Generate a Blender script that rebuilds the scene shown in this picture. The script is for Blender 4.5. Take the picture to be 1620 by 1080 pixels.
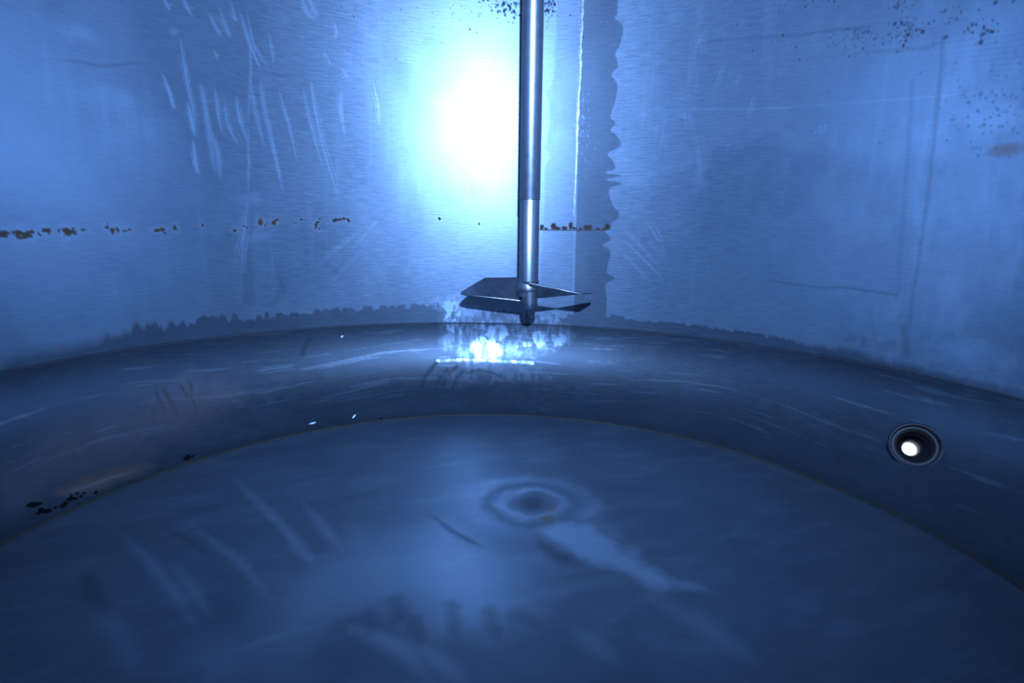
import bpy, math, random
import numpy as np
from mathutils import Matrix, Vector

random.seed(7)
rng = np.random.default_rng(11)
scene = bpy.context.scene
COL = scene.collection
for o in list(bpy.data.objects):
    bpy.data.objects.remove(o)

# ------------------------------------------------------------------ camera
# steel tank, axis at the origin, inner radius 1 m, floor at z = 0
F_PX, YAW, PITCH, ROLL = 875.0, 0.0268, 0.1956, -0.0230
CAM = np.array([0.0, -0.719, 0.525])
ca, sa = math.cos(YAW), math.sin(YAW)
cp, sp = math.cos(PITCH), math.sin(PITCH)
cr, sr = math.cos(ROLL), math.sin(ROLL)
Ryaw = np.array([[ca, -sa, 0], [sa, ca, 0], [0, 0, 1]])
Rpit = np.array([[1, 0, 0], [0, cp, -sp], [0, sp, cp]])
Rrol = np.array([[cr, 0, -sr], [0, 1, 0], [sr, 0, cr]])
W2C = Rrol @ Rpit @ Ryaw            # rows: right, forward, up
RIGHT, FWD, UP = W2C
cam_data = bpy.data.cameras.new('camera')
cam = bpy.data.objects.new('camera', cam_data)
COL.objects.link(cam)
M = Matrix.Identity(4)
for i in range(3):
    M[i][0], M[i][1], M[i][2], M[i][3] = RIGHT[i], UP[i], -FWD[i], CAM[i]
cam.matrix_world = M
cam_data.sensor_width = 36.0
cam_data.lens = F_PX / 1620 * 36
cam_data.clip_start = 0.01
cam_data.dof.use_dof = True
cam_data.dof.focus_distance = 1.62
cam_data.dof.aperture_fstop = 2.4
scene.camera = cam

# ------------------------------------------------------------------ light
world = bpy.data.worlds.new('daylight')
scene.world = world
world.use_nodes = True
bg = world.node_tree.nodes['Background']
bg.inputs[0].default_value = (0.80, 0.88, 1.0, 1)
bg.inputs[1].default_value = 1.6

def lamp(name, kind, loc, energy, color, **kw):
    d = bpy.data.lights.new(name, kind)
    d.energy = energy
    d.color = color
    for k, v in kw.items():
        setattr(d, k, v)
    o = bpy.data.objects.new(name, d)
    COL.objects.link(o)
    o.location = loc
    return o
BLUE = (0.235, 0.455, 1.0)
LAMP = (0.075, -0.71, 1.12)
wl = lamp('work_lamp', 'SPOT', LAMP, 240.0, BLUE, shadow_soft_size=0.03, spot_size=math.radians(127), spot_blend=1.0)
wl.rotation_euler = (Vector((-0.02, 1.0, 0.74)) - Vector(LAMP)).to_track_quat('-Z', 'Y').to_euler()
hatch = lamp('hatch_fill', 'AREA', (0.25, -0.62, 1.93), 0.5, (0.45, 0.6, 1.0), shape='DISK', size=0.40)  # unseen area fill added at the hatch for ambient light

scene.view_settings.view_transform = 'Standard'
scene.view_settings.look = 'None'
scene.view_settings.exposure = 0.0
scene.view_settings.gamma = 1.0
scene.view_settings.use_curve_mapping = False

# ------------------------------------------------------------------ tank geometry
R = 1.0
RHO, PHI = 0.2558, math.radians(72.9)      # knuckle radius and sweep
ZW = RHO * math.sin(PHI)                  # height of the lower weld
RC = R - RHO
R_RIM = RC + RHO * math.cos(PHI)
S_MIN = -RHO * PHI

def profile(s):
    """surface of revolution: s >= 0 up the wall from the weld, s < 0 along the knuckle"""
    s = np.asarray(s, float)
    a = np.clip(-s, 0, None) / RHO
    r = np.where(s >= 0, R, RC + RHO * np.cos(a))
    z = np.where(s >= 0, ZW + s, ZW - RHO * np.sin(a))
    return r, z

def ray(px, py):
    d = RIGHT * (px - 810) / F_PX + UP * (540 - py) / F_PX + FWD
    return d / np.linalg.norm(d)

def inside(p):
    r = math.hypot(p[0], p[1])
    if p[2] >= ZW:
        return r < R
    if p[2] < 0:
        return False
    return r < RC or (r - RC) ** 2 + (p[2] - ZW) ** 2 < RHO ** 2

def hit(px, py):
    d = ray(px, py)
    t0, t1 = 0.0, 0.0
    while inside(CAM + d * t1):
        t0 = t1
        t1 += 0.05
    for _ in range(36):
        m = (t0 + t1) / 2
        if inside(CAM + d * m):
            t0 = m
        else:
            t1 = m
    return CAM + d * t0

def us(px, py):
    """arc position u (= angle, radius 1 m) and profile length s of a point of the wall"""
    p = hit(px, py)
    u = math.atan2(p[0], p[1])
    if p[2] >= ZW:
        return u, p[2] - ZW
    return u, -RHO * math.atan2(ZW - p[2], math.hypot(p[0], p[1]) - RC)

def usl(pts):
    return np.array([us(x, y) for x, y in pts])

def smooth(P, n=5):
    P = np.asarray(P, float)
    Q = np.vstack([P[:1], P, P[-1:]])
    t = np.linspace(0, 1, n, endpoint=False)[:, None]
    out = []
    for i in range(1, len(Q) - 2):
        a, b_, c_, d = Q[i - 1], Q[i], Q[i + 1], Q[i + 2]
        out.append(0.5 * (2 * b_ + (c_ - a) * t + (2 * a - 5 * b_ + 4 * c_ - d) * t ** 2 + (3 * b_ - a - 3 * c_ + d) * t ** 3))
    return np.vstack(out + [P[-1:]])

def xyl(pts):
    return np.array([hit(x, y)[:2] for x, y in pts])

# ------------------------------------------------------------------ numpy noise
def vnoise(x, y, seed=0):
    xi = np.floor(x).astype(np.int64)
    yi = np.floor(y).astype(np.int64)
    fx, fy = x - xi, y - yi
    fx, fy = fx * fx * (3 - 2 * fx), fy * fy * (3 - 2 * fy)
    def h(a, b):
        n = (a * 374761393 + b * 668265263 + seed * 974634777) & 0xFFFFFFFF
        n = ((n ^ (n >> 13)) * 1274126177) & 0xFFFFFFFF
        return ((n ^ (n >> 16)) & 0xFFFF) / 65535.0
    return (h(xi, yi) * (1 - fx) + h(xi + 1, yi) * fx) * (1 - fy) + \
           (h(xi, yi + 1) * (1 - fx) + h(xi + 1, yi + 1) * fx) * fy

def fbm(x, y, seed=0, n=4):
    v, a, t = 0, 0.5, 0
    for k in range(n):
        v = v + a * vnoise(x * 2 ** k, y * 2 ** k, seed + k)
        t += a
        a *= 0.55
    return v / t

def sstep(e0, e1, x):
    t = np.clip((x - e0) / (e1 - e0), 0, 1)
    return t * t * (3 - 2 * t)

class Sheet:
    """marks kept as numbers on the vertices of a fine sheet; coordinates in metres on the sheet"""
    def __init__(self, X, Y):
        self.X, self.Y = X, Y
        self.m = {}
    def ch(self, k):
        if k not in self.m:
            self.m[k] = np.zeros(self.X.shape, np.float32)
        return self.m[k]
    def box(self, P, pad):
        lo, hi = P.min(0) - pad, P.max(0) + pad
        ok = (self.X >= lo[0]) & (self.X <= hi[0]) & (self.Y >= lo[1]) & (self.Y <= hi[1])
        i, j = np.where(ok.any(1))[0], np.where(ok.any(0))[0]
        if len(i) == 0 or len(j) == 0:
            return None
        return np.s_[i[0]:i[-1] + 1, j[0]:j[-1] + 1]
    def dist(self, P, sl):
        x, y = self.X[sl], self.Y[sl]
        best = np.full(x.shape, 9.0)
        par = np.zeros(x.shape)
        n = len(P) - 1
        for k in range(n):
            a, b = P[k], P[k + 1]
            d = b - a
            L = max(d @ d, 1e-12)
            t = np.clip(((x - a[0]) * d[0] + (y - a[1]) * d[1]) / L, 0, 1)
            q = np.hypot(x - a[0] - t * d[0], y - a[1] - t * d[1])
            w = q < best
            best = np.where(w, q, best)
            par = np.where(w, (k + t) / n, par)
        return best, par
    def stroke(self, k, P, w, v=1.0, soft=0.5, taper=False, rough=0.0):
        P = np.asarray(P, float)
        sl = self.box(P, w * 2.2 + 0.004)
        if sl is None:
            return
        d, par = self.dist(P, sl)
        ww = w * (np.sin(np.pi * np.clip(par, 0.03, 0.97)) ** 0.35 if taper else 1.0)
        if rough:
            d = d + rough * (fbm(self.X[sl] * 90, self.Y[sl] * 90, 5, 3) - 0.5) * 2
        e = ww * soft + 0.0006
        g = v * (1 - sstep(ww - e, ww + e, d))
        if taper:
            g = g * np.sin(np.pi * np.clip(par, 0.02, 0.98)) ** 0.5
        c = self.ch(k)
        c[sl] = np.maximum(c[sl], g)
    def poly(self, k, P, v=1.0, soft=0.003, rough=0.0, freq=60, op='max'):
        P = np.asarray(P, float)
        sl = self.box(P, soft * 2 + rough + 0.004)
        if sl is None:
            return
        x, y = self.X[sl], self.Y[sl]
        d, _ = self.dist(np.vstack([P, P[:1]]), sl)
        ins = np.zeros(x.shape, bool)
        n = len(P)
        for i in range(n):
            a, b = P[i], P[(i + 1) % n]
            if a[1] == b[1]:
                continue
            c = ((a[1] > y) != (b[1] > y)) & (x < (b[0] - a[0]) * (y - a[1]) / (b[1] - a[1]) + a[0])
            ins ^= c
        sd = np.where(ins, -d, d)
        if rough:
            sd = sd + rough * (fbm(x * freq, y * freq, 3, 4) - 0.5) * 2
        g = v * (1 - sstep(-soft, soft, sd))
        c = self.ch(k)
        if op == 'max':
            c[sl] = np.maximum(c[sl], g)
        else:
            c[sl] = c[sl] * (1 - g)
    def blob(self, k, c0, rx, ry, v=1.0, rough=0.5, freq=200, soft=0.4):
        sl = self.box(np.array([c0]), max(rx, ry) * 1.8 + 0.003)
        if sl is None:
            return
        x, y = self.X[sl], self.Y[sl]
        d = np.hypot((x - c0[0]) / rx, (y - c0[1]) / ry)
        if rough:
            d = d + rough * (fbm(x * freq, y * freq, 9, 3) - 0.5) * 2
        g = v * (1 - sstep(1 - soft, 1 + soft, d))
        c = self.ch(k)
        c[sl] = np.maximum(c[sl], g)

def mesh_from_grid(name, X, Y, Z, keep=None, flip=False, attrs=None, uv=None):
    nr, nc = X.shape
    idx = np.arange(nr * nc).reshape(nr, nc)
    f = np.stack([idx[:-1, :-1], idx[:-1, 1:], idx[1:, 1:], idx[1:, :-1]], -1)
    if flip:
        f = f[..., ::-1]
    f = f.reshape(-1, 4)
    if keep is not None:
        f = f[keep.reshape(-1)]
    used = np.zeros(nr * nc, bool)
    used[f.ravel()] = True
    remap = np.cumsum(used) - 1
    f = remap[f]
    co = np.stack([X, Y, Z], -1).reshape(-1, 3)[used].astype(np.float32)
    me = bpy.data.meshes.new(name)
    me.vertices.add(len(co))
    me.vertices.foreach_set('co', co.ravel())
    n = len(f)
    me.loops.add(n * 4)
    me.loops.foreach_set('vertex_index', f.ravel().astype(np.int32))
    me.polygons.add(n)
    me.polygons.foreach_set('loop_start', np.arange(0, n * 4, 4, dtype=np.int32))
    me.update(calc_edges=True)
    me.polygons.foreach_set('use_smooth', np.ones(n, bool))
    for k, chans in (attrs or {}).items():
        a = me.attributes.new(k, 'FLOAT_COLOR', 'POINT')
        data = np.zeros((len(co), 4), np.float32)
        for q, c in enumerate(chans):
            if c is not None:
                data[:, q] = c.reshape(-1)[used]
        a.data.foreach_set('color', data.ravel())
    if uv is not None:
        a = me.attributes.new('sheet', 'FLOAT_VECTOR', 'POINT')
        data = np.zeros((len(co), 3), np.float32)
        data[:, 0] = uv[0].reshape(-1)[used]
        data[:, 1] = uv[1].reshape(-1)[used]
        a.data.foreach_set('vector', data.ravel())
    return me

def obj(name, me, mat, parent=None):
    o = bpy.data.objects.new(name, me)
    COL.objects.link(o)
    if mat is not None and me is not None:
        me.materials.append(mat)
    if parent is not None:
        o.parent = parent
    return o

def structure(o, label):
    o['kind'] = 'structure'
    o['label'] = label
    return o

def tag(o, label, cat, group=None):
    o['label'] = label
    o['category'] = cat
    if group:
        o['group'] = group
    return o

# ------------------------------------------------------------------ materials
class NT:
    def __init__(self, name):
        self.mat = bpy.data.materials.new(name)
        self.mat.use_nodes = True
        self.t = self.mat.node_tree
        self.t.nodes.clear()
        self.out = self.t.nodes.new('ShaderNodeOutputMaterial')
    def n(self, typ, ins=None, **props):
        nd = self.t.nodes.new(typ)
        for k, v in props.items():
            setattr(nd, k, v)
        for k, v in (ins or {}).items():
            s = nd.inputs[k]
            if isinstance(v, bpy.types.NodeSocket):
                self.t.links.new(v, s)
            else:
                s.default_value = v
        return nd
    def math(self, op, a, b=0.0, clamp=False):
        return self.n('ShaderNodeMath', {0: a, 1: b}, operation=op, use_clamp=clamp).outputs[0]
    def mix(self, f, a, b):
        nd = self.n('ShaderNodeMix', data_type='RGBA')
        for s, v in ((nd.inputs[0], f), (nd.inputs[6], a), (nd.inputs[7], b)):
            if isinstance(v, bpy.types.NodeSocket):
                self.t.links.new(v, s)
            else:
                s.default_value = v if not isinstance(v, tuple) or len(v) == 4 else (*v, 1)
        return nd.outputs[2]
    def mixf(self, f, a, b):
        nd = self.n('ShaderNodeMix', {0: f, 2: a, 3: b}, data_type='FLOAT')
        return nd.outputs[0]
    def attr(self, name):
        nd = self.n('ShaderNodeAttribute', attribute_name=name)
        s = self.n('ShaderNodeSeparateColor', {0: nd.outputs['Color']})
        return s.outputs[0], s.outputs[1], s.outputs[2], nd.outputs['Alpha']
    def noise(self, vec, scale, detail=4, rough=0.55):
        return self.n('ShaderNodeTexNoise', {'Vector': vec, 'Scale': scale, 'Detail': detail, 'Roughness': rough}).outputs['Fac']
    def finish(self, sh):
        self.t.links.new(sh, self.out.inputs[0])
        return self.mat

def tank_steel(name, sheet=True, pale=0.45, tone=0.38, rough=0.355, metal=0.70):
    b = NT(name)
    if sheet:
        vec = b.n('ShaderNodeAttribute', attribute_name='sheet').outputs['Vector']
        dark, rust, pits, scr = b.attr('marks_a')
        shine, haze, dirt, warm = b.attr('marks_b')
    else:
        vec = b.n('ShaderNodeTexCoord').outputs['Object']
        dark = rust = pits = scr = shine = haze = dirt = warm = 0.0
    stretch = b.n('ShaderNodeMapping', {'Vector': vec, 'Scale': (1.0, 9.0, 9.0 if not sheet else 1.0)}).outputs[0]
    brushed = b.noise(stretch, 26.0, 6, 0.65)
    cloud = b.noise(vec, 4.5, 5, 0.6)
    grain = b.noise(vec, 330.0, 2, 0.5)
    t = b.math('MULTIPLY_ADD', brushed, 0.5 * tone)
    b.t.nodes[-1].inputs[2].default_value = tone * 0.75
    t = b.math('ADD', t, b.math('MULTIPLY', b.math('SUBTRACT', cloud, 0.5), 0.45 * tone))
    t = b.math('ADD', t, b.math('MULTIPLY', b.math('SUBTRACT', grain, 0.5), 0.16 * tone))
    t = b.math('ADD', t, b.math('MULTIPLY', haze, pale * tone))
    t = b.math('MULTIPLY', t, b.math('SUBTRACT', 1.0, b.math('MULTIPLY', dark, 0.54)))
    t = b.math('ADD', t, b.math('MULTIPLY', shine, 0.85 if sheet == 'wall' else 0.5))  # shine also lightens the colour, standing in for glints
    t = b.math('ADD', t, b.math('MULTIPLY', scr, 1.7 * tone), True)
    col = b.n('ShaderNodeCombineColor', {0: t, 1: t, 2: b.math('MULTIPLY', t, 0.98)}).outputs[0]
    col = b.mix(b.math('MULTIPLY', dirt, 0.85), col, (0.022, 0.021, 0.018))
    col = b.mix(b.math('MULTIPLY', warm, 0.8), col, (0.42, 0.20, 0.12))
    col = b.mix(pits, col, (0.045, 0.035, 0.035))
    col = b.mix(rust, col, (0.15, 0.07, 0.035))
    nonmetal = b.math('ADD', b.math('ADD', b.math('MULTIPLY', dirt, 0.45), rust), pits, True)
    met = b.math('MULTIPLY', b.math('SUBTRACT', 1.0, nonmetal), metal)
    rg = b.math('MULTIPLY_ADD', brushed, 0.16)
    b.t.nodes[-1].inputs[2].default_value = rough - 0.08
    rg = b.math('ADD', rg, b.math('MULTIPLY', dark, 0.07))
    rg = b.math('SUBTRACT', rg, b.math('MULTIPLY', shine, 0.06))
    rg = b.math('SUBTRACT', rg, b.math('MULTIPLY', scr, 0.12))
    rg = b.math('ADD', rg, b.math('MULTIPLY', nonmetal, 0.3), True)
    hgt = b.math('ADD', b.math('MULTIPLY', brushed, 0.5), b.math('MULTIPLY', grain, 0.12))
    bump = b.n('ShaderNodeBump', {'Height': hgt, 'Strength': 0.16, 'Distance': 0.002}).outputs[0]
    blue_cast = b.n('ShaderNodeMix', {0: 1.0}, data_type='RGBA', blend_type='MULTIPLY')   # blue cast of the light put into the scattering colour
    b.t.links.new(col, blue_cast.inputs[6])
    blue_cast.inputs[7].default_value = (0.60, 0.78, 1.0, 1)
    body = b.n('ShaderNodeBsdfDiffuse', {'Color': blue_cast.outputs[2], 'Roughness': 0.3, 'Normal': bump})
    tint = b.n('ShaderNodeMix', {0: 1.0}, data_type='RGBA', blend_type='MULTIPLY')
    b.t.links.new(col, tint.inputs[6])
    tint.inputs[7].default_value = (0.74, 0.86, 1.0, 1)
    p = b.n('ShaderNodeBsdfPrincipled', {'Base Color': tint.outputs[2], 'Metallic': 1.0, 'Roughness': rg, 'Normal': bump, 'Anisotropic': 0.5 if sheet == 'wall' else 0.0, 'Anisotropic Rotation': 0.25})
    if sheet == 'wall':
        b.t.links.new(b.n('ShaderNodeTangent', direction_type='RADIAL', axis='Z').outputs[0], p.inputs['Tangent'])
    mx = b.n('ShaderNodeMixShader', {0: met})
    b.t.links.new(body.outputs[0], mx.inputs[1])
    b.t.links.new(p.outputs[0], mx.inputs[2])
    return b.finish(mx.outputs[0])

def simple(name, col, rough, metal, scale=60.0, amount=0.25, bump=0.1):
    b = NT(name)
    v = b.n('ShaderNodeTexCoord').outputs['Object']
    nz = b.noise(v, scale, 4, 0.6)
    c = b.mix(nz, tuple(max(0, x * (1 - amount)) for x in col), tuple(min(1, x * (1 + amount)) for x in col))
    bp = b.n('ShaderNodeBump', {'Height': nz, 'Strength': bump, 'Distance': 0.001}).outputs[0]
    r = b.mixf(nz, rough - 0.05, rough + 0.05)
    p = b.n('ShaderNodeBsdfPrincipled', {'Base Color': c, 'Metallic': metal, 'Roughness': r, 'Normal': bp})
    return b.finish(p.outputs[0])

M_WALL = tank_steel('wall_steel', 'wall')
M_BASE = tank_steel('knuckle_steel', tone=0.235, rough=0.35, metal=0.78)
M_FLOOR = tank_steel('floor_steel', tone=0.19, rough=0.50, metal=0.85, pale=1.25)  # pale marks strengthened to paint the floor centre as better lit
M_REST = tank_steel('tank_steel', sheet=False)
M_WELD = simple('weld_metal', (0.30, 0.30, 0.30), 0.42, 0.9, 160, 0.3, 0.4)
M_RIMWELD = simple('rim_weld_grime', (0.020, 0.019, 0.013), 0.7, 0.1, 90, 0.5, 0.5)
M_SEAMWELD = simple('seam_weld_steel', (0.05, 0.05, 0.055), 0.6, 0.4, 160, 0.4, 0.4)
M_SHAFT = simple('shaft_steel', (0.50, 0.50, 0.52), 0.40, 1.0, 40, 0.15, 0.03)
M_BLADE = simple('blade_steel', (0.36, 0.36, 0.38), 0.30, 1.0, 50, 0.25, 0.08)
M_PORT = simple('port_steel', (0.030, 0.030, 0.032), 0.55, 0.3, 120, 0.3, 0.1)
M_GASKET = simple('gasket_rubber', (0.02, 0.02, 0.022), 0.5, 0.0, 120, 0.3, 0.1)
M_GRIT = simple('black_grit', (0.005, 0.005, 0.005), 0.85, 0.0, 300, 0.4, 0.5)
M_GRIT.node_tree.nodes['Principled BSDF'].inputs['Specular IOR Level'].default_value = 0.05
M_FLAKE = simple('white_flake', (0.85, 0.85, 0.82), 0.6, 0.0, 300, 0.1, 0.2)

# ------------------------------------------------------------------ wall + knuckle sheet
DU = 0.0026
U0, U1 = -1.45, 1.65
S1 = 1.16
ug = np.arange(U0, U1 + DU / 2, DU)
sg_k = np.linspace(S_MIN, 0, 128)
sg_w = np.arange(DU, S1, DU)
sg = np.concatenate([sg_k, sg_w])
K0 = len(sg_k) - 1                         # row of the lower weld
UU, SS = np.meshgrid(ug, sg)
W = Sheet(UU, SS)
noise_u = lambda f, seed: fbm(UU[0] * f, UU[0] * 0 + 3.7, seed, 3) - 0.5

# --- ground strip beside the vertical seam: dark, with a ragged right edge
seam = usl([(917, 10), (912, 180), (908, 350), (906, 470)])
U_SEAM = float(seam[:, 0].mean())
edge = [(977, -40), (977, 20), (972, 28), (986, 42), (981, 70), (974, 85), (978, 105), (968, 118), (977, 135), (972, 165),
        (966, 185), (974, 195), (966, 205), (976, 215), (982, 230), (962, 243), (970, 255), (972, 268), (958, 273),
        (983, 278), (960, 284), (984, 290), (964, 300), (970, 325), (979, 335), (978, 346), (968, 352), (966, 362),
        (958, 366), (967, 378), (954, 388), (966, 398), (960, 430), (973, 440), (958, 450), (960, 470), (958, 500), (950, 520)]
left = [(905, 520), (908, 480), (912, 330), (917, 100), (920, -40)]
W.poly('dark', np.vstack([smooth(usl(edge)), usl(left)]), 1.0, 0.0022, 0.0015, 160)
mid = [(918, -40), (915, 100), (909, 330), (905, 490), (855, 490), (856, 420), (862, 300), (861, 262), (872, 250), (862, 235),
       (870, 190), (868, 160), (862, 145), (875, 130), (880, 60), (884, -40)]
W.poly('dark', usl(mid), 0.34, 0.004, 0.004, 80)
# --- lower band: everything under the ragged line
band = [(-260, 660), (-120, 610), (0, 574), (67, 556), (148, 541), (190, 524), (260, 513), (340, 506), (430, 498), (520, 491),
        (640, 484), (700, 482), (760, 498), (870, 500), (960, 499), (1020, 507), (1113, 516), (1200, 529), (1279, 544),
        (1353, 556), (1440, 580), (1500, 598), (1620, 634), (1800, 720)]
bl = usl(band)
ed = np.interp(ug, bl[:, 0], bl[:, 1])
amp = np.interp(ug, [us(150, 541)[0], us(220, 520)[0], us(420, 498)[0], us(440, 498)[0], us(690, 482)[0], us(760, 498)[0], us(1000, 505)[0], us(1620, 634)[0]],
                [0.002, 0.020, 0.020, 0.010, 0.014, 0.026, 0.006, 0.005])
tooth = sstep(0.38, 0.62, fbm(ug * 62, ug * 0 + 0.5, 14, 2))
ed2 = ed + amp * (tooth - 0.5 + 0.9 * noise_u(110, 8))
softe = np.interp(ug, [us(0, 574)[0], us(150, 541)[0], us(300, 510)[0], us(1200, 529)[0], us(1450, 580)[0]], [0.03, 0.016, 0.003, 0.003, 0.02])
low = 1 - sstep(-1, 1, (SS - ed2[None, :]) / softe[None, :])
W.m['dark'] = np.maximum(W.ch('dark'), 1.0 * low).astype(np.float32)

# --- streaky brushed marks on the knuckle, ground patches with painted glints under the propeller
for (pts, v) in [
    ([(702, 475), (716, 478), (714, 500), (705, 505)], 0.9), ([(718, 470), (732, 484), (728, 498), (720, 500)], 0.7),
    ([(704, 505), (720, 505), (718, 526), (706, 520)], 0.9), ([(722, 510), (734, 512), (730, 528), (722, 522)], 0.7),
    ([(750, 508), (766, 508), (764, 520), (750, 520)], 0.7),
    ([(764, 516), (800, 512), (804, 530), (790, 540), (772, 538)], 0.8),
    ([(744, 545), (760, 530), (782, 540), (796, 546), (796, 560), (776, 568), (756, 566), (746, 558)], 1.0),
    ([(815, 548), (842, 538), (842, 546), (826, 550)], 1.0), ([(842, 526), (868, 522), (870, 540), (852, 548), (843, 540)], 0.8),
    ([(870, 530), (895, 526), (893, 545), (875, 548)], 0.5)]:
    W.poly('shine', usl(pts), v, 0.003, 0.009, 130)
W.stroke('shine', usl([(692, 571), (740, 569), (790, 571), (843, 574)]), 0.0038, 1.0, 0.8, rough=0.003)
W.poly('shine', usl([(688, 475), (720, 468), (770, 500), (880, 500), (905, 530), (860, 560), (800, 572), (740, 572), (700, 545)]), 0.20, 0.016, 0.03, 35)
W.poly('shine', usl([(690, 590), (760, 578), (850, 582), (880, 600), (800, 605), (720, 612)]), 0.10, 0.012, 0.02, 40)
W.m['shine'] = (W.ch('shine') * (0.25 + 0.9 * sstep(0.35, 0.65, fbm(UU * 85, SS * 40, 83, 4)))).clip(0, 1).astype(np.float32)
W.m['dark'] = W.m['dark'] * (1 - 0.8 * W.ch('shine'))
K = (SS < 0.02)
st = fbm(UU * 6, SS * 120 + 2 * np.sin(UU * 7), 21, 4)
W.m['scr'] = (0.17 * sstep(0.62, 0.76, st) * K * sstep(-0.30, -0.18, SS) * (1 - sstep(-0.02, 0.02, SS))).astype(np.float32)
# vertical drag marks low on the knuckle
vd = fbm(UU * 170, SS * 10, 33, 3)
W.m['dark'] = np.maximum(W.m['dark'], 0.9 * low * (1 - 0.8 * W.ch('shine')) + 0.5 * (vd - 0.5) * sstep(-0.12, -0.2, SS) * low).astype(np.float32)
for pts in ([(668, 612), (672, 596), (690, 574)], [(700, 612), (706, 594), (722, 580)], [(690, 612), (694, 600), (708, 585)],
            [(716, 614), (722, 598), (735, 586)], [(738, 590), (760, 585), (790, 594)]):
    W.stroke('dirt', usl(pts), 0.006, 0.55, 0.9)
# grime under: olive wash, towards the rim
ol = fbm(UU * 7, SS * 18, 55, 4)
olw = sstep(0.42, 0.72, ol) * (1 - sstep(-0.17, -0.06, SS))
W.m['dirt'] = np.maximum(W.ch('dirt'), 0.14 * olw).astype(np.float32)
W.m['haze'] = np.maximum(W.ch('haze'), 0.5 * olw * sstep(0.3, 0.7, fbm(UU * 40, SS * 90, 57, 4))).astype(np.float32)
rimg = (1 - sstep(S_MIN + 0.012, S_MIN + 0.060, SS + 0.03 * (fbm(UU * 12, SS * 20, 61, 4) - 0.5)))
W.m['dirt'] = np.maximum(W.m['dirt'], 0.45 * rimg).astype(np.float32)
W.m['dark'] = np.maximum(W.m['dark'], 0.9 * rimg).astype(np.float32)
# run marks left
for x0, y0, x1, y1 in [(246, 616, 268, 664), (262, 610, 290, 676), (258, 612, 276, 650), (284, 605, 300, 640), (296, 612, 316, 662),
                       (200, 680, 210, 695), (212, 680, 226, 700), (110, 700, 124, 730), (300, 600, 304, 625), (238, 640, 246, 680), (340, 640, 352, 660)]:
    k = 4
    W.stroke('dirt', usl([(x0 + (x1 - x0) * i / k + random.uniform(-2, 2), y0 + (y1 - y0) * i / k) for i in range(k + 1)]), 0.0035, 0.8, 0.9, taper=True)
for k_, v_ in (('haze', 0.9), ('warm', 0.30)):
    W.poly(k_, usl([(160, 660), (225, 630), (300, 605), (380, 620), (330, 680), (200, 722), (90, 770), (10, 810), (0, 760), (60, 710)]), v_, 0.05, 0.03, 16)
# warm daylight reflection painted by the left rim
W.poly('warm', usl([(90, 778), (130, 755), (190, 738), (235, 735), (215, 752), (160, 770), (110, 785)]), 0.95, 0.022, 0.010, 40)
W.stroke('warm', usl([(95, 780), (140, 766), (165, 755)]), 0.006, 1.0, 0.9, taper=True)
W.stroke('scr', usl([(100, 779), (140, 768), (170, 757), (215, 744)]), 0.004, 1.0, 0.9, taper=True, rough=0.002)
W.blob('warm', us(1592, 237), 0.03, 0.010, 0.8, 0.4, 80, 0.6)  # reflected daylight painted as a warm spot at far right
# --- rust along the horizontal weld
rows = [(2, 370, 8, 4), (10, 369, 4, 3), (28, 372, 3, 6), (22, 368, 2, 3), (40, 371, 7, 5), (48, 367, 4, 3), (34, 375, 4, 3), (62, 370, 2, 2),
        (71, 364, 3, 3), (78, 366, 2, 3), (93, 364, 1.5, 3), (107, 367, 6, 5), (115, 366, 4, 4), (102, 365, 3, 3), (131, 363, 4, 1.5),
        (169, 359, 3, 3), (178, 365, 2.5, 5), (186, 363, 2, 4), (198, 365, 4, 2), (205, 363, 3, 2), (250, 364, 5, 3), (258, 363, 3, 3), (277, 361, 3, 4),
        (268, 363, 1.5, 1.5), (261, 368, 2, 1.5), (320, 356, 2, 3), (371, 365, 4, 2.5), (386, 357, 3, 2), (391, 360, 2, 2), (381, 349, 1, 3),
        (412, 352, 5, 4.5), (420, 356, 2, 2), (433, 352, 3.5, 5), (437, 348, 3, 2.5), (430, 361, 1.5, 2), (468, 353, 1.5, 2.5), (477, 348, 3, 1.5), (490, 353, 1.5, 1.5),
        (503, 351, 2.5, 2.5), (506, 347, 2, 3), (500, 358, 3, 5), (505, 362, 2, 2), (530, 348, 5, 3), (538, 347, 4, 2), (544, 346, 3, 2.2), (551, 348, 2.5, 3),
        (695, 346, 2, 2), (758, 354, 1.2, 2)]
for x, y, rx, ry in rows:
    d = np.linalg.norm(hit(x, y) - CAM) / F_PX
    W.blob('haze', us(x, y), rx * d * 1.8, ry * d * 1.8, 0.35, 0.3, 120, 0.5)
    W.blob('rust', us(x, y), rx * d * 0.95, ry * d * 0.95, 1.0, 0.8, 230, 0.22)
W.stroke('rust', usl([(854, 363.5), (900, 364), (935, 364), (966, 363)]), 0.0016, 0.75, 0.5)
for x, y, rx, ry in [(857, 359, 3, 4), (864, 362, 3, 2), (876, 358, 4, 5), (882, 361, 5, 2.5), (893, 361, 5, 2.5), (903, 357, 3, 5), (909, 361, 3, 2), (918, 362, 2, 2),
                     (930, 360, 6, 3.5), (946, 362, 3, 1.5), (961, 359, 4, 4.5), (956, 362, 3, 2)]:
    d = np.linalg.norm(hit(x, y) - CAM) / F_PX
    W.blob('rust', us(x, y), rx * d, ry * d, 1.0, 0.6, 280, 0.25)
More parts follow.
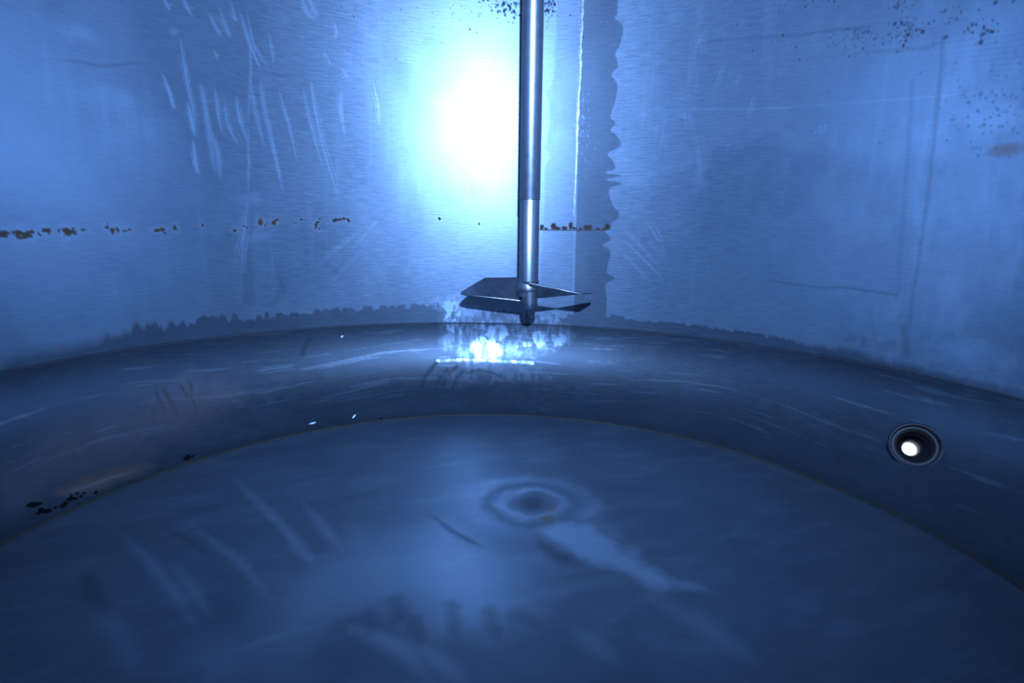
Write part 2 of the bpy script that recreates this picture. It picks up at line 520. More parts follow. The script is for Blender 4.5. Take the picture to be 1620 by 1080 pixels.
# --- pits and specks near the top
def specks(cx, cy, sx, sy, n, r0=0.7, r1=2.2, v=1.0):
    for _ in range(n):
        x, y = random.gauss(cx, sx), random.gauss(cy, sy)
        if y < -60 or y > 480:
            continue
        p = us(x, y)
        r = random.uniform(r0, r1) * (0.5 + random.random()) * 0.00125
        W.blob('pits', p, r * random.uniform(0.7, 1.3), r * random.uniform(0.8, 1.6), v * random.uniform(0.5, 1), 0.4, 500, 0.5)
specks(800, 8, 18, 12, 120)
specks(868, 8, 8, 12, 70)
specks(1270, 0, 30, 8, 80)
specks(1370, 58, 28, 7, 90)
specks(1430, 25, 8, 30, 70)
specks(1300, 65, 45, 12, 80)
specks(1440, 45, 22, 8, 50)
specks(1150, 20, 80, 25, 50)
specks(1500, 10, 90, 25, 60)
specks(1560, 45, 30, 10, 25)
specks(1250, 120, 130, 60, 70, 0.5, 1.4)
specks(1060, 180, 50, 120, 50, 0.5, 1.3, 0.8)
specks(700, 30, 60, 30, 50, 0.4, 1.2, 0.8)
specks(520, 80, 40, 60, 50, 0.5, 1.3, 0.7)
specks(940, 40, 30, 40, 20, 0.5, 1.2, 0.8)
specks(1580, 170, 60, 50, 160, 0.7, 1.6, 0.55)
specks(560, 20, 15, 8, 8, 0.6, 1.4)
# --- grey blurs, streaks and drip lines on the right
W.stroke('dirt', usl([(1104, 95), (1105, 70), (1116, 66), (1190, 59), (1260, 56), (1330, 46), (1375, 43)]), 0.0045, 0.42, 0.9)
W.stroke('dirt', usl([(1492, 60), (1485, 150), (1478, 220), (1470, 290), (1462, 350), (1452, 420), (1442, 480), (1436, 555)]), 0.0036, 0.26, 0.9)
W.stroke('dirt', usl([(1443, 130), (1438, 220), (1432, 300), (1426, 380), (1420, 470)]), 0.0045, 0.13, 0.9)
W.stroke('dirt', usl([(1432, 520), (1434, 560)]), 0.008, 0.4, 0.9)
for pts in ([(1335, 535), (1345, 527), (1356, 530), (1352, 543), (1336, 544)], [(1362, 532), (1372, 532), (1370, 546), (1362, 546)],
            [(1386, 540), (1418, 538), (1416, 556), (1388, 552)]):
    W.poly('dirt', usl(pts), 0.35, 0.006, 0.006, 60)
W.stroke('dirt', usl([(1215, 445), (1240, 447), (1300, 455), (1330, 454), (1375, 460), (1420, 467)]), 0.0024, 0.42, 0.9)
W.stroke('dirt', usl([(1300, 562), (1380, 578), (1440, 584), (1500, 600), (1560, 612), (1640, 634)]), 0.010, 0.50, 0.9, rough=0.006)
W.stroke('scr', usl([(1030, 180), (1045, 174), (1110, 173), (1180, 172), (1250, 170)]), 0.0014, 0.22, 0.9)
W.stroke('scr', usl([(1250, 168), (1380, 160), (1520, 148)]), 0.0014, 0.12, 0.9)
W.stroke('dirt', usl([(1155, 105), (1240, 98), (1340, 85), (1470, 75)]), 0.003, 0.25, 0.9)
for k in range(7):
    y = 60 + k * 7
    W.stroke('scr', usl([(1420 + 20 * k, y + 10), (1640, y - 14 + 2 * k)]), 0.0010, 0.12, 0.9, taper=True)
W.stroke('dirt', usl([(85, 94), (120, 97), (157, 104), (172, 104), (210, 100), (245, 102)]), 0.0028, 0.35, 0.9, taper=True)
W.stroke('dirt', usl([(415, 112), (440, 119), (490, 118)]), 0.005, 0.4, 0.9, taper=True)
# --- streak marks like wiped spray: pale verticals on the left
wip = [((285, 60), (296, 130), (311, 195), 2), ((296, 160), (303, 190), (308, 215), 3), ((318, 130), (326, 180), (340, 275), 4.5), ((330, 200), (344, 240), (348, 282), 5),
       ((340, 140), (345, 180), (352, 210), 2.5), ((355, 160), (362, 200), (378, 230), 2), ((373, 150), (380, 190), (394, 228), 3), ((397, 130), (404, 175), (418, 233), 4),
       ((413, 125), (418, 170), (428, 215), 4), ((420, 170), (432, 230), (448, 305), 3), ((440, 140), (455, 190), (470, 255), 1.8), ((480, 140), (490, 190), (510, 262), 1.6),
       ((492, 128), (498, 170), (512, 240), 3), ((500, 170), (508, 220), (534, 310), 2), ((330, 20), (345, 50), (350, 55), 3), ((346, 10), (360, 50), (366, 58), 3.5),
       ((380, 20), (395, 70), (412, 108), 3), ((366, 5), (372, 30), (375, 30), 2), ((264, 130), (272, 160), (278, 173), 2.5), ((256, 115), (266, 140), (274, 175), 2),
       ((476, -5), (486, 20), (500, 32), 5), ((488, -5), (496, 15), (502, 28), 4), ((256, -10), (265, 10), (270, 15), 2.5), ((285, -10), (296, 12), (305, 27), 2.5),
       ((425, 50), (430, 80), (433, 102), 1.5), ((528, 36), (532, 48), (530, 62), 2.5), ((512, 80), (518, 92), (523, 102), 2), ((540, 108), (546, 116), (550, 122), 2),
       ((394, 60), (398, 110), (392, 200), 1.0), ((392, 200), (394, 260), (392, 310), 1.0), ((392, 320), (386, 365), (376, 405), 1.3), ((390, 350), (384, 400), (382, 440), 1.0),
       ((305, 220), (310, 260), (314, 275), 3), ((390, 15), (402, 70), (425, 112), 1.2), ((540, 140), (541, 180), (546, 215), 2), ((590, 130), (598, 165), (600, 200), 2),
       ((338, 78), (341, 86), (344, 96), 1.2)]
for a, c, e, w in wip:
    W.stroke('scr', smooth(usl([a, c, e])), w * 0.0012, 0.5 if w < 3.2 else 0.36, 0.9, taper=True)
    for q in range(3):
        dx = random.uniform(-5, 5)
        W.stroke('scr', usl([(a[0] + dx, a[1] + random.uniform(0, 20)), (c[0] + dx, c[1]), (e[0] + dx, e[1] - random.uniform(0, 20))]), 0.0009, random.uniform(0.2, 0.5), 0.9, taper=True)
for x0, y0, x1, y1 in [(1120, 40, 1098, 85), (1148, 95, 1128, 150), (1170, 110, 1160, 140), (1046, 190, 1038, 240), (1085, 170, 1092, 205), (1100, 205, 1112, 290), (1195, 150, 1185, 185),
                       (1010, 5, 1020, 25), (1150, 225, 1148, 235), (1028, 350, 1046, 385), (1035, 365, 1055, 400), (1300, 195, 1302, 210), (548, 400, 600, 340), (500, 420, 560, 370), (520, 450, 575, 390),
                       (985, 360, 1040, 420), (990, 380, 1050, 440), (975, 390, 1030, 450), (1000, 350, 1060, 415)]:
    for q in range(4):
        d = random.uniform(-6, 6)
        W.stroke('scr', usl([(x0 + d, y0), ((x0 + x1) / 2 + d + 1, (y0 + y1) / 2), (x1 + d, y1)]), random.uniform(0.0006, 0.0014), random.uniform(0.12, 0.35), 0.9, taper=True)
# bead sparkle painted as bright dots to the right of the seam
for _ in range(70):
    x, y = random.gauss(922, 8), random.gauss(200, 28)
    W.blob('scr', us(x, y), 0.0009, 0.0022, 0.3, 0.3, 400, 0.7)
# grime drips under the rust, left of centre
W.poly('dirt', usl([(384, 395), (398, 392), (402, 440), (404, 485), (386, 480), (383, 440)]), 0.42, 0.006, 0.008, 60)
W.poly('dirt', usl([(436, 425), (444, 430), (456, 462), (440, 484), (425, 482), (440, 455)]), 0.40, 0.006, 0.010, 60)
W.stroke('dirt', usl([(428, 380), (436, 420), (444, 440)]), 0.002, 0.4, 0.9)
W.stroke('dirt', usl([(398, 300), (396, 350), (392, 400)]), 0.008, 0.22, 0.9)
W.stroke('dirt', usl([(478, 560), (484, 545), (490, 535)]), 0.006, 0.5, 0.9)
# pale scuffs, plus reflected daylight painted pale at the far right
for x, y, rx, ry, v in [(400, 315, 14, 8, 0.5), (410, 372, 16, 6, 0.5), (130, 55, 20, 8, 0.4), (170, 155, 25, 12, 0.3), (1010, 65, 22, 14, 0.5), (1520, 185, 60, 30, 0.5), (1580, 190, 40, 16, 0.8),
                        (1550, 560, 40, 18, 0.6), (1600, 640, 60, 30, 0.5), (1350, 240, 30, 14, 0.3), (1300, 205, 8, 12, 0.5), (1108, 250, 10, 40, 0.5), (1520, 690, 60, 25, 0.4), (275, 50, 4, 4, 0.7), (1560, 360, 60, 110, 0.3)]:
    d = np.linalg.norm(hit(x, y) - CAM) / F_PX
    W.blob('haze', us(x, y), rx * d, ry * d, v, 0.8, 45, 0.8)
# paler upper right, mottled right side, faint vertical runs
W.poly('haze', usl([(985, -80), (1700, -80), (1700, 330), (1600, 300), (1480, 245), (1400, 262), (1330, 240), (1210, 215), (1130, 236), (1060, 290), (985, 300)]), 0.40, 0.03, 0.03, 18)
rt = sstep(us(1290, 350)[0], us(1480, 350)[0], UU) * (SS > 0.0)
mot = sstep(0.42, 0.72, fbm(UU * 30, SS * 16, 101, 5)) * 0.7 + 0.5 * (fbm(UU * 160, SS * 90, 103, 3) - 0.4)
W.m['haze'] = np.clip(W.m['haze'] + 0.45 * rt * mot, 0, 1).astype(np.float32)
run = fbm(UU * 55, SS * 2.5, 107, 4)
W.m['haze'] = np.clip(W.m['haze'] + 0.22 * sstep(0.55, 0.78, run) * sstep(0.02, 0.2, SS) * sstep(0.4, 0.7, fbm(UU * 5, SS * 4, 113, 3)), 0, 1).astype(np.float32)
W.m['dark'] = np.clip(W.m['dark'] + 0.16 * sstep(0.55, 0.75, fbm(UU * 9, SS * 5, 109, 4)) * (SS > 0), 0, 1).astype(np.float32)

# small relief: ripples of the plates, cup under the lower weld
dr = 0.0016 * (fbm(UU * 3.1, SS * 2.4, 71, 2) - 0.5) + 0.0006 * (fbm(UU * 9, SS * 7, 77, 2) - 0.5)
dr = dr * sstep(0, 0.06, np.abs(SS))
rr, zz = profile(SS)
rr = rr + np.where(SS > 0, dr, 0)
XX, YY = rr * np.sin(UU), rr * np.cos(UU)
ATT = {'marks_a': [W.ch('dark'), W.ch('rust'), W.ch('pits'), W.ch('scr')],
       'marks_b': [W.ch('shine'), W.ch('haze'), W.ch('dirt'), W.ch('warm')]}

# port through the knuckle
P_PORT = hit(1448, 705)
P_FAR = CAM + ray(1439.5, 709.5) * (np.linalg.norm(P_PORT - CAM) + 0.085)
AX = P_FAR - P_PORT
AX = AX / np.linalg.norm(AX)
px_m = np.linalg.norm(P_PORT - CAM) / F_PX
R_PORT = 27.0 * px_m
fc = lambda A: (A[:-1, :-1] + A[1:, 1:]) / 2
cx, cy, cz = fc(XX) - P_PORT[0], fc(YY) - P_PORT[1], fc(zz) - P_PORT[2]
al = cx * AX[0] + cy * AX[1] + cz * AX[2]
rad = np.sqrt(np.maximum(cx ** 2 + cy ** 2 + cz ** 2 - al ** 2, 0))
hole = (rad < R_PORT * 0.96) & (np.abs(al) < 0.1)

rowi, coli = np.mgrid[0:len(sg) - 1, 0:len(ug) - 1]
seam_col = int(round((U_SEAM - U0) / DU))
S_RUST = float(np.mean([us(x, y)[1] for x, y in [(40, 371), (107, 367), (260, 363), (420, 355), (540, 348)]]))
rust_row = int(np.searchsorted(sg, S_RUST))
wall_far = bpy.data.objects.new('wall_far', None)
COL.objects.link(wall_far)
structure(wall_far, 'curved blue-lit stainless steel tank wall behind the mixer shaft')
kw = dict(attrs=ATT, uv=(UU, SS), flip=True)
up = rowi >= K0
plates = [(up & (coli < seam_col) & (rowi >= rust_row), 'scratched upper left wall plate'),
          (up & (coli < seam_col) & (rowi < rust_row), 'lower left wall plate under the rust line'),
          (up & (coli >= seam_col), 'right wall plate with drip lines')]
for keep, lab in plates:
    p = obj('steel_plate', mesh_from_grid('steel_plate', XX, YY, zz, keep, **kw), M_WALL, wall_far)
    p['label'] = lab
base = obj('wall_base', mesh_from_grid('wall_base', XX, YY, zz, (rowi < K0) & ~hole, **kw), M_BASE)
structure(base, 'dark curved knuckle band where the tank wall turns into the floor')

# weld beads -----------------------------------------------------------
def bead(name, pts, nrm, width, height, mat, parent, jitter=0.3, ring=7):
    """raised bead along pts, standing off the surface along nrm"""
    pts, nrm = np.asarray(pts), np.asarray(nrm)
    tan = np.gradient(pts, axis=0)
    tan /= np.linalg.norm(tan, axis=1)[:, None]
    side = np.cross(nrm, tan)
    a = np.linspace(-1, 1, ring)
    j = 1 + jitter * (rng.random(len(pts)) - 0.5) * 2
    j = np.convolve(np.pad(j, 2, mode='edge'), np.ones(5) / 5, 'valid')
    G = pts[:, None, :] + side[:, None, :] * (a[None, :, None] * width / 2 * j[:, None, None]) + \
        nrm[:, None, :] * (((1 - a ** 2) * height)[None, :, None] * j[:, None, None] - height * 0.15)
    me = mesh_from_grid(name, G[..., 0], G[..., 1], G[..., 2])
    return obj(name, me, mat, parent)
ss = np.linspace(us(908, 352)[1], S1, 260)
uu = U_SEAM + 0.0012 * (fbm(ss * 14, ss * 0 + 1, 91, 3) - 0.5) * 4
bead('weld_bead', np.stack([np.sin(uu), np.cos(uu), ZW + ss], 1), np.stack([-np.sin(uu), -np.cos(uu), 0 * uu], 1), 0.009, 0.00022, M_WELD, wall_far, 0.9)
uu = np.linspace(U0, U1, 900)
bead('weld_bead', np.stack([R * np.sin(uu), R * np.cos(uu), 0 * uu + ZW - 0.004], 1), np.stack([-np.sin(uu), -np.cos(uu), 0 * uu], 1), 0.0035, 0.0004, M_SEAMWELD, base, 0.5)

# ------------------------------------------------------------------ floor
NA, NR = 1000, 210
ang = np.linspace(-math.pi, math.pi, NA + 1)
rad_f = np.linspace(0.0, R_RIM + 0.004, NR)
AA, RF = np.meshgrid(ang, rad_f)
FX, FY = RF * np.sin(AA), RF * np.cos(AA)
class PolarSheet(Sheet):
    def box(self, P, pad):
        return np.s_[:, :]
    def stroke(self, *a, **k):
        Sheet.stroke(self, *a, **k)
Fl = PolarSheet(FX, FY)
c = hit(841, 803)[:2]
fpm = np.linalg.norm(hit(841, 803) - CAM) / F_PX
d0 = np.hypot(FX - c[0], FY - c[1]) + 0.034 * (fbm(FX * 22, FY * 22, 15, 4) - 0.5)
ring = lambda r, w: np.exp(-((d0 - r * fpm) / (w * fpm)) ** 2)
brk = sstep(0.25, 0.7, fbm(FX * 16, FY * 16, 19, 3))
up_r = sstep(-0.06, 0.05, (FX - c[0]) * 0.6 + (FY - c[1]))
Fl.m['haze'] = (0.75 * ring(44, 8) * (0.4 + 0.6 * brk) + 0.5 * ring(92, 13) * up_r * (0.3 + 0.7 * brk) + 0.25 * ring(70, 34)).astype(np.float32)
Fl.m['dirt'] = np.maximum(0.35 * ring(66, 9), 0.3 * (1 - sstep(18, 40, d0 / fpm))).astype(np.float32)
Fl.m['dark'] = (0.6 * (1 - sstep(8, 22, d0 / fpm))).astype(np.float32)
Fl.poly('haze', xyl([(845, 845), (868, 838), (930, 836), (985, 872), (1020, 905), (1080, 932), (1040, 936), (985, 915), (920, 888), (870, 864)]), 1.0, 0.020, 0.020, 25)
Fl.poly('haze', xyl([(860, 775), (920, 800), (975, 850), (1000, 885), (960, 880), (920, 830)]), 0.35, 0.03, 0.02, 25)
Fl.stroke('haze', xyl([(1040, 928), (1080, 933), (1125, 942)]), 0.010, 0.5, 0.9, taper=True)
Fl.blob('rust', hit(866, 827)[:2], 0.012, 0.016, 0.75, 0.6, 60, 0.5)
Fl.blob('rust', hit(872, 812)[:2], 0.010, 0.012, 0.6, 0.6, 60, 0.6)
Fl.stroke('dark', xyl([(680, 820), (715, 848), (740, 862), (765, 876)]), 0.006, 0.7, 0.9, taper=True)
Fl.stroke('dark', xyl([(848, 860), (880, 890), (930, 895)]), 0.012, 0.6, 0.9, taper=True)
# pale swept area, doubling as painted lamplight, with dark finger marks, front centre
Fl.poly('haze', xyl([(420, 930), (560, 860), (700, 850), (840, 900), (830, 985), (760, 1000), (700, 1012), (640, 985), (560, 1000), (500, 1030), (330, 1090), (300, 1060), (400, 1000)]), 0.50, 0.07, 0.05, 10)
for a, e, w in [((535, 1000), (585, 985), 0.014), ((582, 980), (585, 1010), 0.012), ((628, 958), (632, 985), 0.013), ((655, 995), (665, 1025), 0.012), ((715, 968), (720, 1010), 0.010),
                ((775, 980), (785, 1020), 0.012), ((820, 985), (850, 1000), 0.014)]:
    Fl.stroke('dark', xyl([a, e]), w, 0.5, 0.9, rough=0.006)
Fl.poly('dark', xyl([(510, 1020), (580, 1000), (640, 1010), (700, 1012), (760, 1000), (860, 985), (1000, 1000), (1050, 1120), (600, 1120), (500, 1075)]), 0.30, 0.03, 0.02, 20)
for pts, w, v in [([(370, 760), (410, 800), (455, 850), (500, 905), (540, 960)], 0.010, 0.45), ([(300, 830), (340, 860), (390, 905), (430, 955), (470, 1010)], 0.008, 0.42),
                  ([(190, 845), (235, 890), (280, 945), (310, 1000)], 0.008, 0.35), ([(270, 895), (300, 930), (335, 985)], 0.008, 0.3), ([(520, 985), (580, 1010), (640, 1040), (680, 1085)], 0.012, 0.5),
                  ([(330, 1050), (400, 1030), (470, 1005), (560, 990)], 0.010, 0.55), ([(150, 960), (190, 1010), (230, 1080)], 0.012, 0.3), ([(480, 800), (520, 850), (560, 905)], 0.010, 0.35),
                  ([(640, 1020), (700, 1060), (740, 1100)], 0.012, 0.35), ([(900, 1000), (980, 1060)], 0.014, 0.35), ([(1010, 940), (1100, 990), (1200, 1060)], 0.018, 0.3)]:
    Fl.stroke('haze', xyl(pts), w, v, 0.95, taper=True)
for pts, w, v in [([(130, 905), (150, 945), (170, 985)], 0.010, 0.55), ([(255, 837), (300, 860), (330, 885)], 0.006, 0.5), ([(305, 832), (345, 858), (365, 880)], 0.005, 0.4), ([(410, 815), (440, 845), (460, 870)], 0.006, 0.4)]:
    Fl.stroke('dark', xyl(pts), w, v, 0.95, taper=True)
sw = fbm(FX * 9 + FY * 4, FY * 30 - FX * 12, 41, 4)
Fl.m['haze'] = np.clip(Fl.m['haze'] + 0.16 * sstep(0.45, 0.85, sw), 0, 1).astype(np.float32)
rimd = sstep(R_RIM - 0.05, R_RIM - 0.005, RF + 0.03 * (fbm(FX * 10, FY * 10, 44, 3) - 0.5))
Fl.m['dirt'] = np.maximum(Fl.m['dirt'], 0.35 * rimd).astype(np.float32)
FZ = 0.010 * (1 - (RF / R_RIM) ** 2) + 0.002 * (fbm(FX * 3, FY * 3, 51, 2) - 0.5)
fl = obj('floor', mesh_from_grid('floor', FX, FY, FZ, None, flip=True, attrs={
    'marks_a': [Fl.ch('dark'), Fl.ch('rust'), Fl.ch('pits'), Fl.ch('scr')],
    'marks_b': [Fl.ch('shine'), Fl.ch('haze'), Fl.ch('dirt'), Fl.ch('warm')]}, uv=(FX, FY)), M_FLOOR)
structure(fl, 'dull steel tank floor with a ringed drain stain in the middle')
aa = np.linspace(-math.pi, math.pi, 900)
nn = np.stack([-np.sin(aa) * 0.8, -np.cos(aa) * 0.8, 0 * aa + 0.6], 1)
bead('weld_bead', np.stack([(R_RIM + 0.001) * np.sin(aa), (R_RIM + 0.001) * np.cos(aa), 0 * aa + 0.001], 1), nn, 0.012, 0.003, M_RIMWELD, fl, 0.4)

# ------------------------------------------------------------------ rest of the tank
def revolve(name, u0, u1, prof, nu, mat, flip=True):
    u = np.linspace(u0, u1, nu)
    A, I = np.meshgrid(u, np.arange(len(prof)))
    pr = np.array(prof)
    rr_, z_ = pr[I, 0], pr[I, 1]
    return obj(name, mesh_from_grid(name, rr_ * np.sin(A), rr_ * np.cos(A), z_, None, flip=flip), mat)
Z_TOP = 1.90
kn = [(RC + RHO * math.cos(a), ZW - RHO * math.sin(a)) for a in np.linspace(PHI, 0, 18)]
structure(revolve('wall_near', U1, 2 * math.pi + U0, kn + [(R, 0.6), (R, 1.0), (R, ZW + sg[-1]), (R, Z_TOP)], 160, M_REST), 'tank wall behind the camera')
structure(revolve('wall_upper', U0, U1, [(R, ZW + sg[-1]), (R, 1.6), (R, Z_TOP)], 120, M_REST), 'upper ring of the tank wall above the picture')
# ceiling with a round hatch opening added above the camera for ambient light
HX, HY, HR = 0.25, -0.62, 0.22
na = 96
th = np.linspace(0, 2 * math.pi, na + 1)
rows_c = []
for k in range(13):
    f = k / 12
    ex, ey = np.sin(th) * R, np.cos(th) * R
    hx, hy = HX + np.sin(th) * HR, HY + np.cos(th) * HR
    rows_c.append(np.stack([hx + (ex - hx) * f, hy + (ey - hy) * f, 0 * th], 1))
CG = np.array(rows_c)
CZ = Z_TOP + 0.10 * (1 - np.hypot(CG[..., 0], CG[..., 1]) ** 2)
structure(obj('ceiling', mesh_from_grid('ceiling', CG[..., 0], CG[..., 1], CZ, None), M_REST), 'domed tank top with the open hatch above the picture')

# ------------------------------------------------------------------ mixer
D_MIX = 1.59
def at(px, py, depth):
    """point on the pixel's ray at the given forward distance from the camera (level distance)"""
    d = ray(px, py)
    hz = np.array([sa, ca, 0.0])
    return CAM + d * (depth / (d @ hz))
hub_c = at(836, 470, D_MIX)
SX, SY = hub_c[0], hub_c[1]
mpp = D_MIX / F_PX                         # metres per pixel near the mixer
def zpix(py):
    return at(836, py, D_MIX)[2]
R_SH = 15.3 * mpp / 1.0
mixer = bpy.data.objects.new('tank_mixer', None)
COL.objects.link(mixer)
mixer.location = (SX, SY, zpix(490))
tag(mixer, 'polished steel mixer shaft with two angled propeller blades hanging by the wall', 'mixer')
MO = np.array([SX, SY, zpix(490)])
d_ = ray(843.5, 0)                         # the shaft leans very slightly
top_ = CAM + d_ * ((SY - CAM[1]) / d_[1])
mixer.rotation_euler = (0, math.atan2(top_[0] - SX, top_[2] - MO[2]), 0)

def lathe(name, prof, mat, parent, seg=40, origin=(0, 0, 0), axis=None, flip=False):
    a = np.linspace(0, 2 * math.pi, seg + 1)
    pr = np.array(prof)
    A, I = np.meshgrid(a, np.arange(len(pr)))
    r_, z_ = pr[I, 0], pr[I, 1]
    X, Y, Z = r_ * np.cos(A), r_ * np.sin(A), z_
    if axis is not None:
        w = np.asarray(axis)
        q = np.cross(w, [0, 0, 1.0]); q /= np.linalg.norm(q)
        v = np.cross(w, q)
        P = q * X[..., None] + v * Y[..., None] + w * Z[..., None]
        X, Y, Z = P[..., 0], P[..., 1], P[..., 2]
    return obj(name, mesh_from_grid(name, X + origin[0], Y + origin[1], Z + origin[2], None, flip=flip), mat, parent)
zj = zpix(315) - MO[2]
zh = zpix(446) - MO[2]
lathe('shaft', [(R_SH * 1.02, zj + 0.001), (R_SH * 1.04, zj + 0.003), (R_SH * 1.04, Z_TOP - MO[2] + 0.06)], M_SHAFT, mixer, 48)
lathe('lower_shaft', [(R_SH, zh - 0.04), (R_SH, zj - 0.003), (R_SH * 0.97, zj - 0.001)], M_SHAFT, mixer, 48)
lathe('joint_ring', [(R_SH * 0.97, zj - 0.0035), (R_SH * 1.035, zj - 0.0015), (R_SH * 1.05, zj), (R_SH * 1.035, zj + 0.0015), (R_SH * 0.97, zj + 0.0035)], M_WELD, mixer, 48)
r2 = R_SH * 0.80
hubp = [(0.0005, 0.002)] + [(r2 * math.sin(a), 0.002 + r2 - r2 * math.cos(a)) for a in np.linspace(0.1, math.pi / 2, 10)] + [(r2, zh - 0.012), (r2 * 1.02, zh - 0.004), (R_SH * 0.99, zh + 0.004)]
hub = lathe('hub', hubp, M_SHAFT, mixer, 40, origin=(2.0 * mpp, -R_SH * 0.30, 0))
lathe('weld_fillet', [(R_SH * 0.60, zh - 0.032), (R_SH * 1.14, zh - 0.026), (R_SH * 1.20, zh - 0.018), (R_SH * 1.06, zh - 0.004), (R_SH * 0.95, zh + 0.004)], M_SHAFT, hub, 40)

def blade(near, far, thick, label):
    """plate between a near edge and a far edge, both lists of local points of equal length"""
    n, f = np.array(near), np.array(far)
    C = 7
    t = np.linspace(0, 1, C)[None, :, None]
    top = n[:, None, :] * (1 - t) + f[:, None, :] * t
    du = np.gradient(top, axis=0); dv = np.gradient(top, axis=1)
    nr_ = np.cross(du, dv); nr_ /= np.linalg.norm(nr_, axis=2)[..., None] + 1e-12
    if nr_[..., 2].mean() < 0:
        nr_ = -nr_
    lo = top - nr_ * thick
    m, c_ = top.shape[:2]
    verts = np.concatenate([top.reshape(-1, 3), lo.reshape(-1, 3)])
    o_ = m * c_
    F = []
    for i in range(m - 1):
        for j in range(c_ - 1):
            q = [i * c_ + j, i * c_ + j + 1, (i + 1) * c_ + j + 1, (i + 1) * c_ + j]
            F.append(q[::-1]); F.append([k + o_ for k in q])
    for i in range(m - 1):
        for j in (0, c_ - 1):
            F.append([i * c_ + j, (i + 1) * c_ + j, (i + 1) * c_ + j + o_, i * c_ + j + o_])
    for j in range(c_ - 1):
        for i in (0, m - 1):
            F.append([i * c_ + j, i * c_ + j + 1, i * c_ + j + 1 + o_, i * c_ + j + o_])
    me = bpy.data.meshes.new('blade')
    me.from_pydata(verts.tolist(), [], F)
    import bmesh
    bm = bmesh.new(); bm.from_mesh(me)
    bmesh.ops.recalc_face_normals(bm, faces=bm.faces)
    bm.to_mesh(me); bm.free()
    o = obj('blade', me, M_BLADE, mixer)
    o['label'] = label
    md = o.modifiers.new('bevel', 'BEVEL'); md.width = 0.0008; md.segments = 2; md.limit_method = 'ANGLE'
    return o
HC = 0.026
def bl_pts(spec, depth):
    return [at(x, y, D_MIX + depth) - MO for x, y in spec]
SWL = [0.041] * 7      # the left blade points a little towards the wall
SWR = [-0.014] * 7
blade([at(x, y, D_MIX - HC + w) - MO for (x, y), w in zip([(832, 477), (812, 474), (790, 471.5), (770, 469), (750, 466.5), (738, 465), (729.5, 462.5)], SWL)],
      [at(x, y, D_MIX + d + w) - MO for (x, y), d, w in zip([(832, 438), (812, 438), (790, 438), (768, 438), (750, 448), (738, 455), (730, 459.5)], [HC, HC, HC, HC, HC * 0.55, 0, -HC * 0.7], SWL)],
      0.0045, 'left blade pitched with its near edge low')
blade([at(x, y, D_MIX + d + w) - MO for (x, y), d, w in zip([(838, 446), (860, 451.5), (880, 456), (900, 460.5), (920, 464.6), (930, 464.2), (938, 463.6)], [-HC, -HC, -HC, -HC, -HC, -HC * 0.2, HC * 0.6], SWR)],
      [at(x, y, D_MIX + HC + w) - MO for (x, y), w in zip([(838, 471), (860, 470), (880, 468.2), (900, 466.2), (920, 464.0), (930, 463.2), (938, 463.0)], SWR)],
      0.0035, 'right blade pitched with its near edge high')

# ------------------------------------------------------------------ drain port
port = bpy.data.objects.new('drain_port', None)
COL.objects.link(port)
port.location = P_PORT
tag(port, 'round dark drain port with daylight showing through its bore, low on the right', 'port')
rp = R_PORT
lathe('flange', [(rp * 1.10, -0.0005), (rp * 1.08, -0.004), (rp * 0.98, -0.006), (rp * 0.93, -0.003), (rp * 0.93, 0.010)], M_PORT, port, 48, axis=AX)
rb = 8.6 * (np.linalg.norm(P_FAR - CAM) / F_PX)
lathe('seal_ring', [(rp * 0.95, 0.006), (rp * 0.84, 0.004), (rp * 0.76, 0.006), (rp * 0.72, 0.014)], M_GASKET, port, 48, axis=AX)
lathe('bore', [(rp * 1.0, 0.010), (rp * 0.74, 0.012), (rp * 0.70, 0.030), (rp * 0.60, 0.034), (rp * 0.58, 0.055), (rb * 1.25, 0.060), (rb, 0.085), (rb * 1.1, 0.12)], M_GASKET, port, 48, axis=AX)

# ------------------------------------------------------------------ debris
def crumb_mesh(name, sx, sy, sz, seed):
    import bmesh
    r_ = random.Random(seed)
    bm = bmesh.new()
    bmesh.ops.create_icosphere(bm, subdivisions=2, radius=1)
    for v in bm.verts:
        k = 1 + r_.uniform(-0.28, 0.28)
        v.co = Vector((v.co.x * sx * k, v.co.y * sy * k, v.co.z * sz * k))
    me = bpy.data.meshes.new(name)
    bm.to_mesh(me); bm.free()
    return me
def knuckle_normal(p):
    r_ = math.hypot(p[0], p[1])
    if p[2] < 0.004:
        return Vector((0, 0, 1))
    n = np.array([p[0] / r_ * (RC - r_), p[1] / r_ * (RC - r_), ZW - p[2]])
    return Vector(n / np.linalg.norm(n))
def place(o, px, py, lift, rot=0.0):
    p = hit(px, py)
    n = knuckle_normal(p)
    q = n.to_track_quat('Z', 'Y')
    o.rotation_euler = (q @ Matrix.Rotation(rot, 3, 'Z').to_quaternion()).to_euler()
    o.location = Vector(p) + n * lift
gm = [crumb_mesh('grit_crumb', 0.0042, 0.0030, 0.0018, 3 + k) for k in range(4)]
for g in gm:
    g.materials.append(M_GRIT)
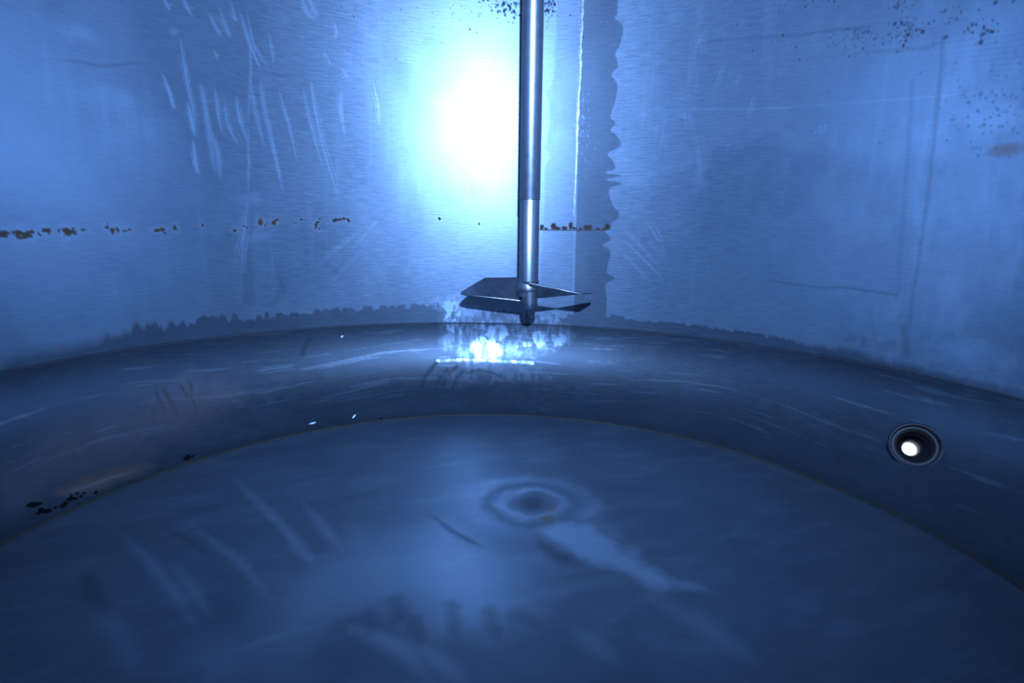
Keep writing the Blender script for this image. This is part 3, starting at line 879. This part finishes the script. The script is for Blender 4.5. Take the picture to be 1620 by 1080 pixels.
grit = [(52, 799, 1.9), (62, 797, 1.1), (65, 808, 1.5), (75, 809, 1.5), (60, 812, 0.9), (100, 800, 1.6), (104, 796, 1.1), (110, 790, 1.2), (113, 785, 0.9), (118, 789, 1.1),
        (128, 785, 0.8), (133, 780, 0.8), (122, 781, 0.8), (151, 779, 1.0), (125, 797, 0.8), (88, 803, 0.8)]
for k, (x, y, s) in enumerate(grit):
    o = bpy.data.objects.new('grit_crumb', gm[k % 4])
    COL.objects.link(o)
    o.scale = (s, s, s)
    place(o, x, y, 0.0010 * s, random.uniform(0, 6))
    tag(o, 'largest black crumb, leftmost in the cluster at the foot of the left wall' if k == 0 else
        'black crumb farthest right of the cluster at the foot of the left wall' if k == 13 else
        'small black crumb in the cluster at the foot of the left wall', 'debris', 'black crumbs by the left rim')
for k, (x, y, s) in enumerate([(208, 764, 0.9), (216, 762, 0.9), (492, 684, 0.9), (515, 679, 0.8), (470, 688, 0.8), (603, 664, 1.3), (640, 661, 1.0)]):
    o = bpy.data.objects.new('grit_crumb', gm[k % 4])
    COL.objects.link(o)
    o.scale = (s, s, s)
    place(o, x, y - 1, 0.0010 * s, random.uniform(0, 6))
    tag(o, 'black speck lodged along the seam between floor and wall', 'debris', 'black specks along the floor seam')
sc = bpy.data.objects.new('residue_scab', crumb_mesh('residue_scab', 0.009, 0.006, 0.0022, 40))
sc.data.materials.append(M_GRIT)
COL.objects.link(sc); place(sc, 296, 724, 0.001, 0.4)
tag(sc, 'black curled scab of residue with a tail at the left floor seam', 'debris')
tl = obj('tail', crumb_mesh('tail', 0.008, 0.0016, 0.0012, 41), M_GRIT, sc)
tl.location = (0.011, -0.006, 0.0)
for (x, y, rot, lab) in [(494, 669.5, 0.1, 'tiny white flake lying flat near the left floor seam'), (560, 658.5, 0.9, 'tiny tilted white flake nearest the mixer on the knuckle'),
                         (541, 532, 0.5, 'white speck stuck high on the dark band left of the propeller')]:
    o = bpy.data.objects.new('white_flake', crumb_mesh('white_flake', 0.0085 if y > 600 else 0.0045, 0.0028, 0.0012, int(x)))
    o.data.materials.append(M_FLAKE)
    COL.objects.link(o)
    place(o, x, y, 0.0006, rot)
    tag(o, lab, 'flake')
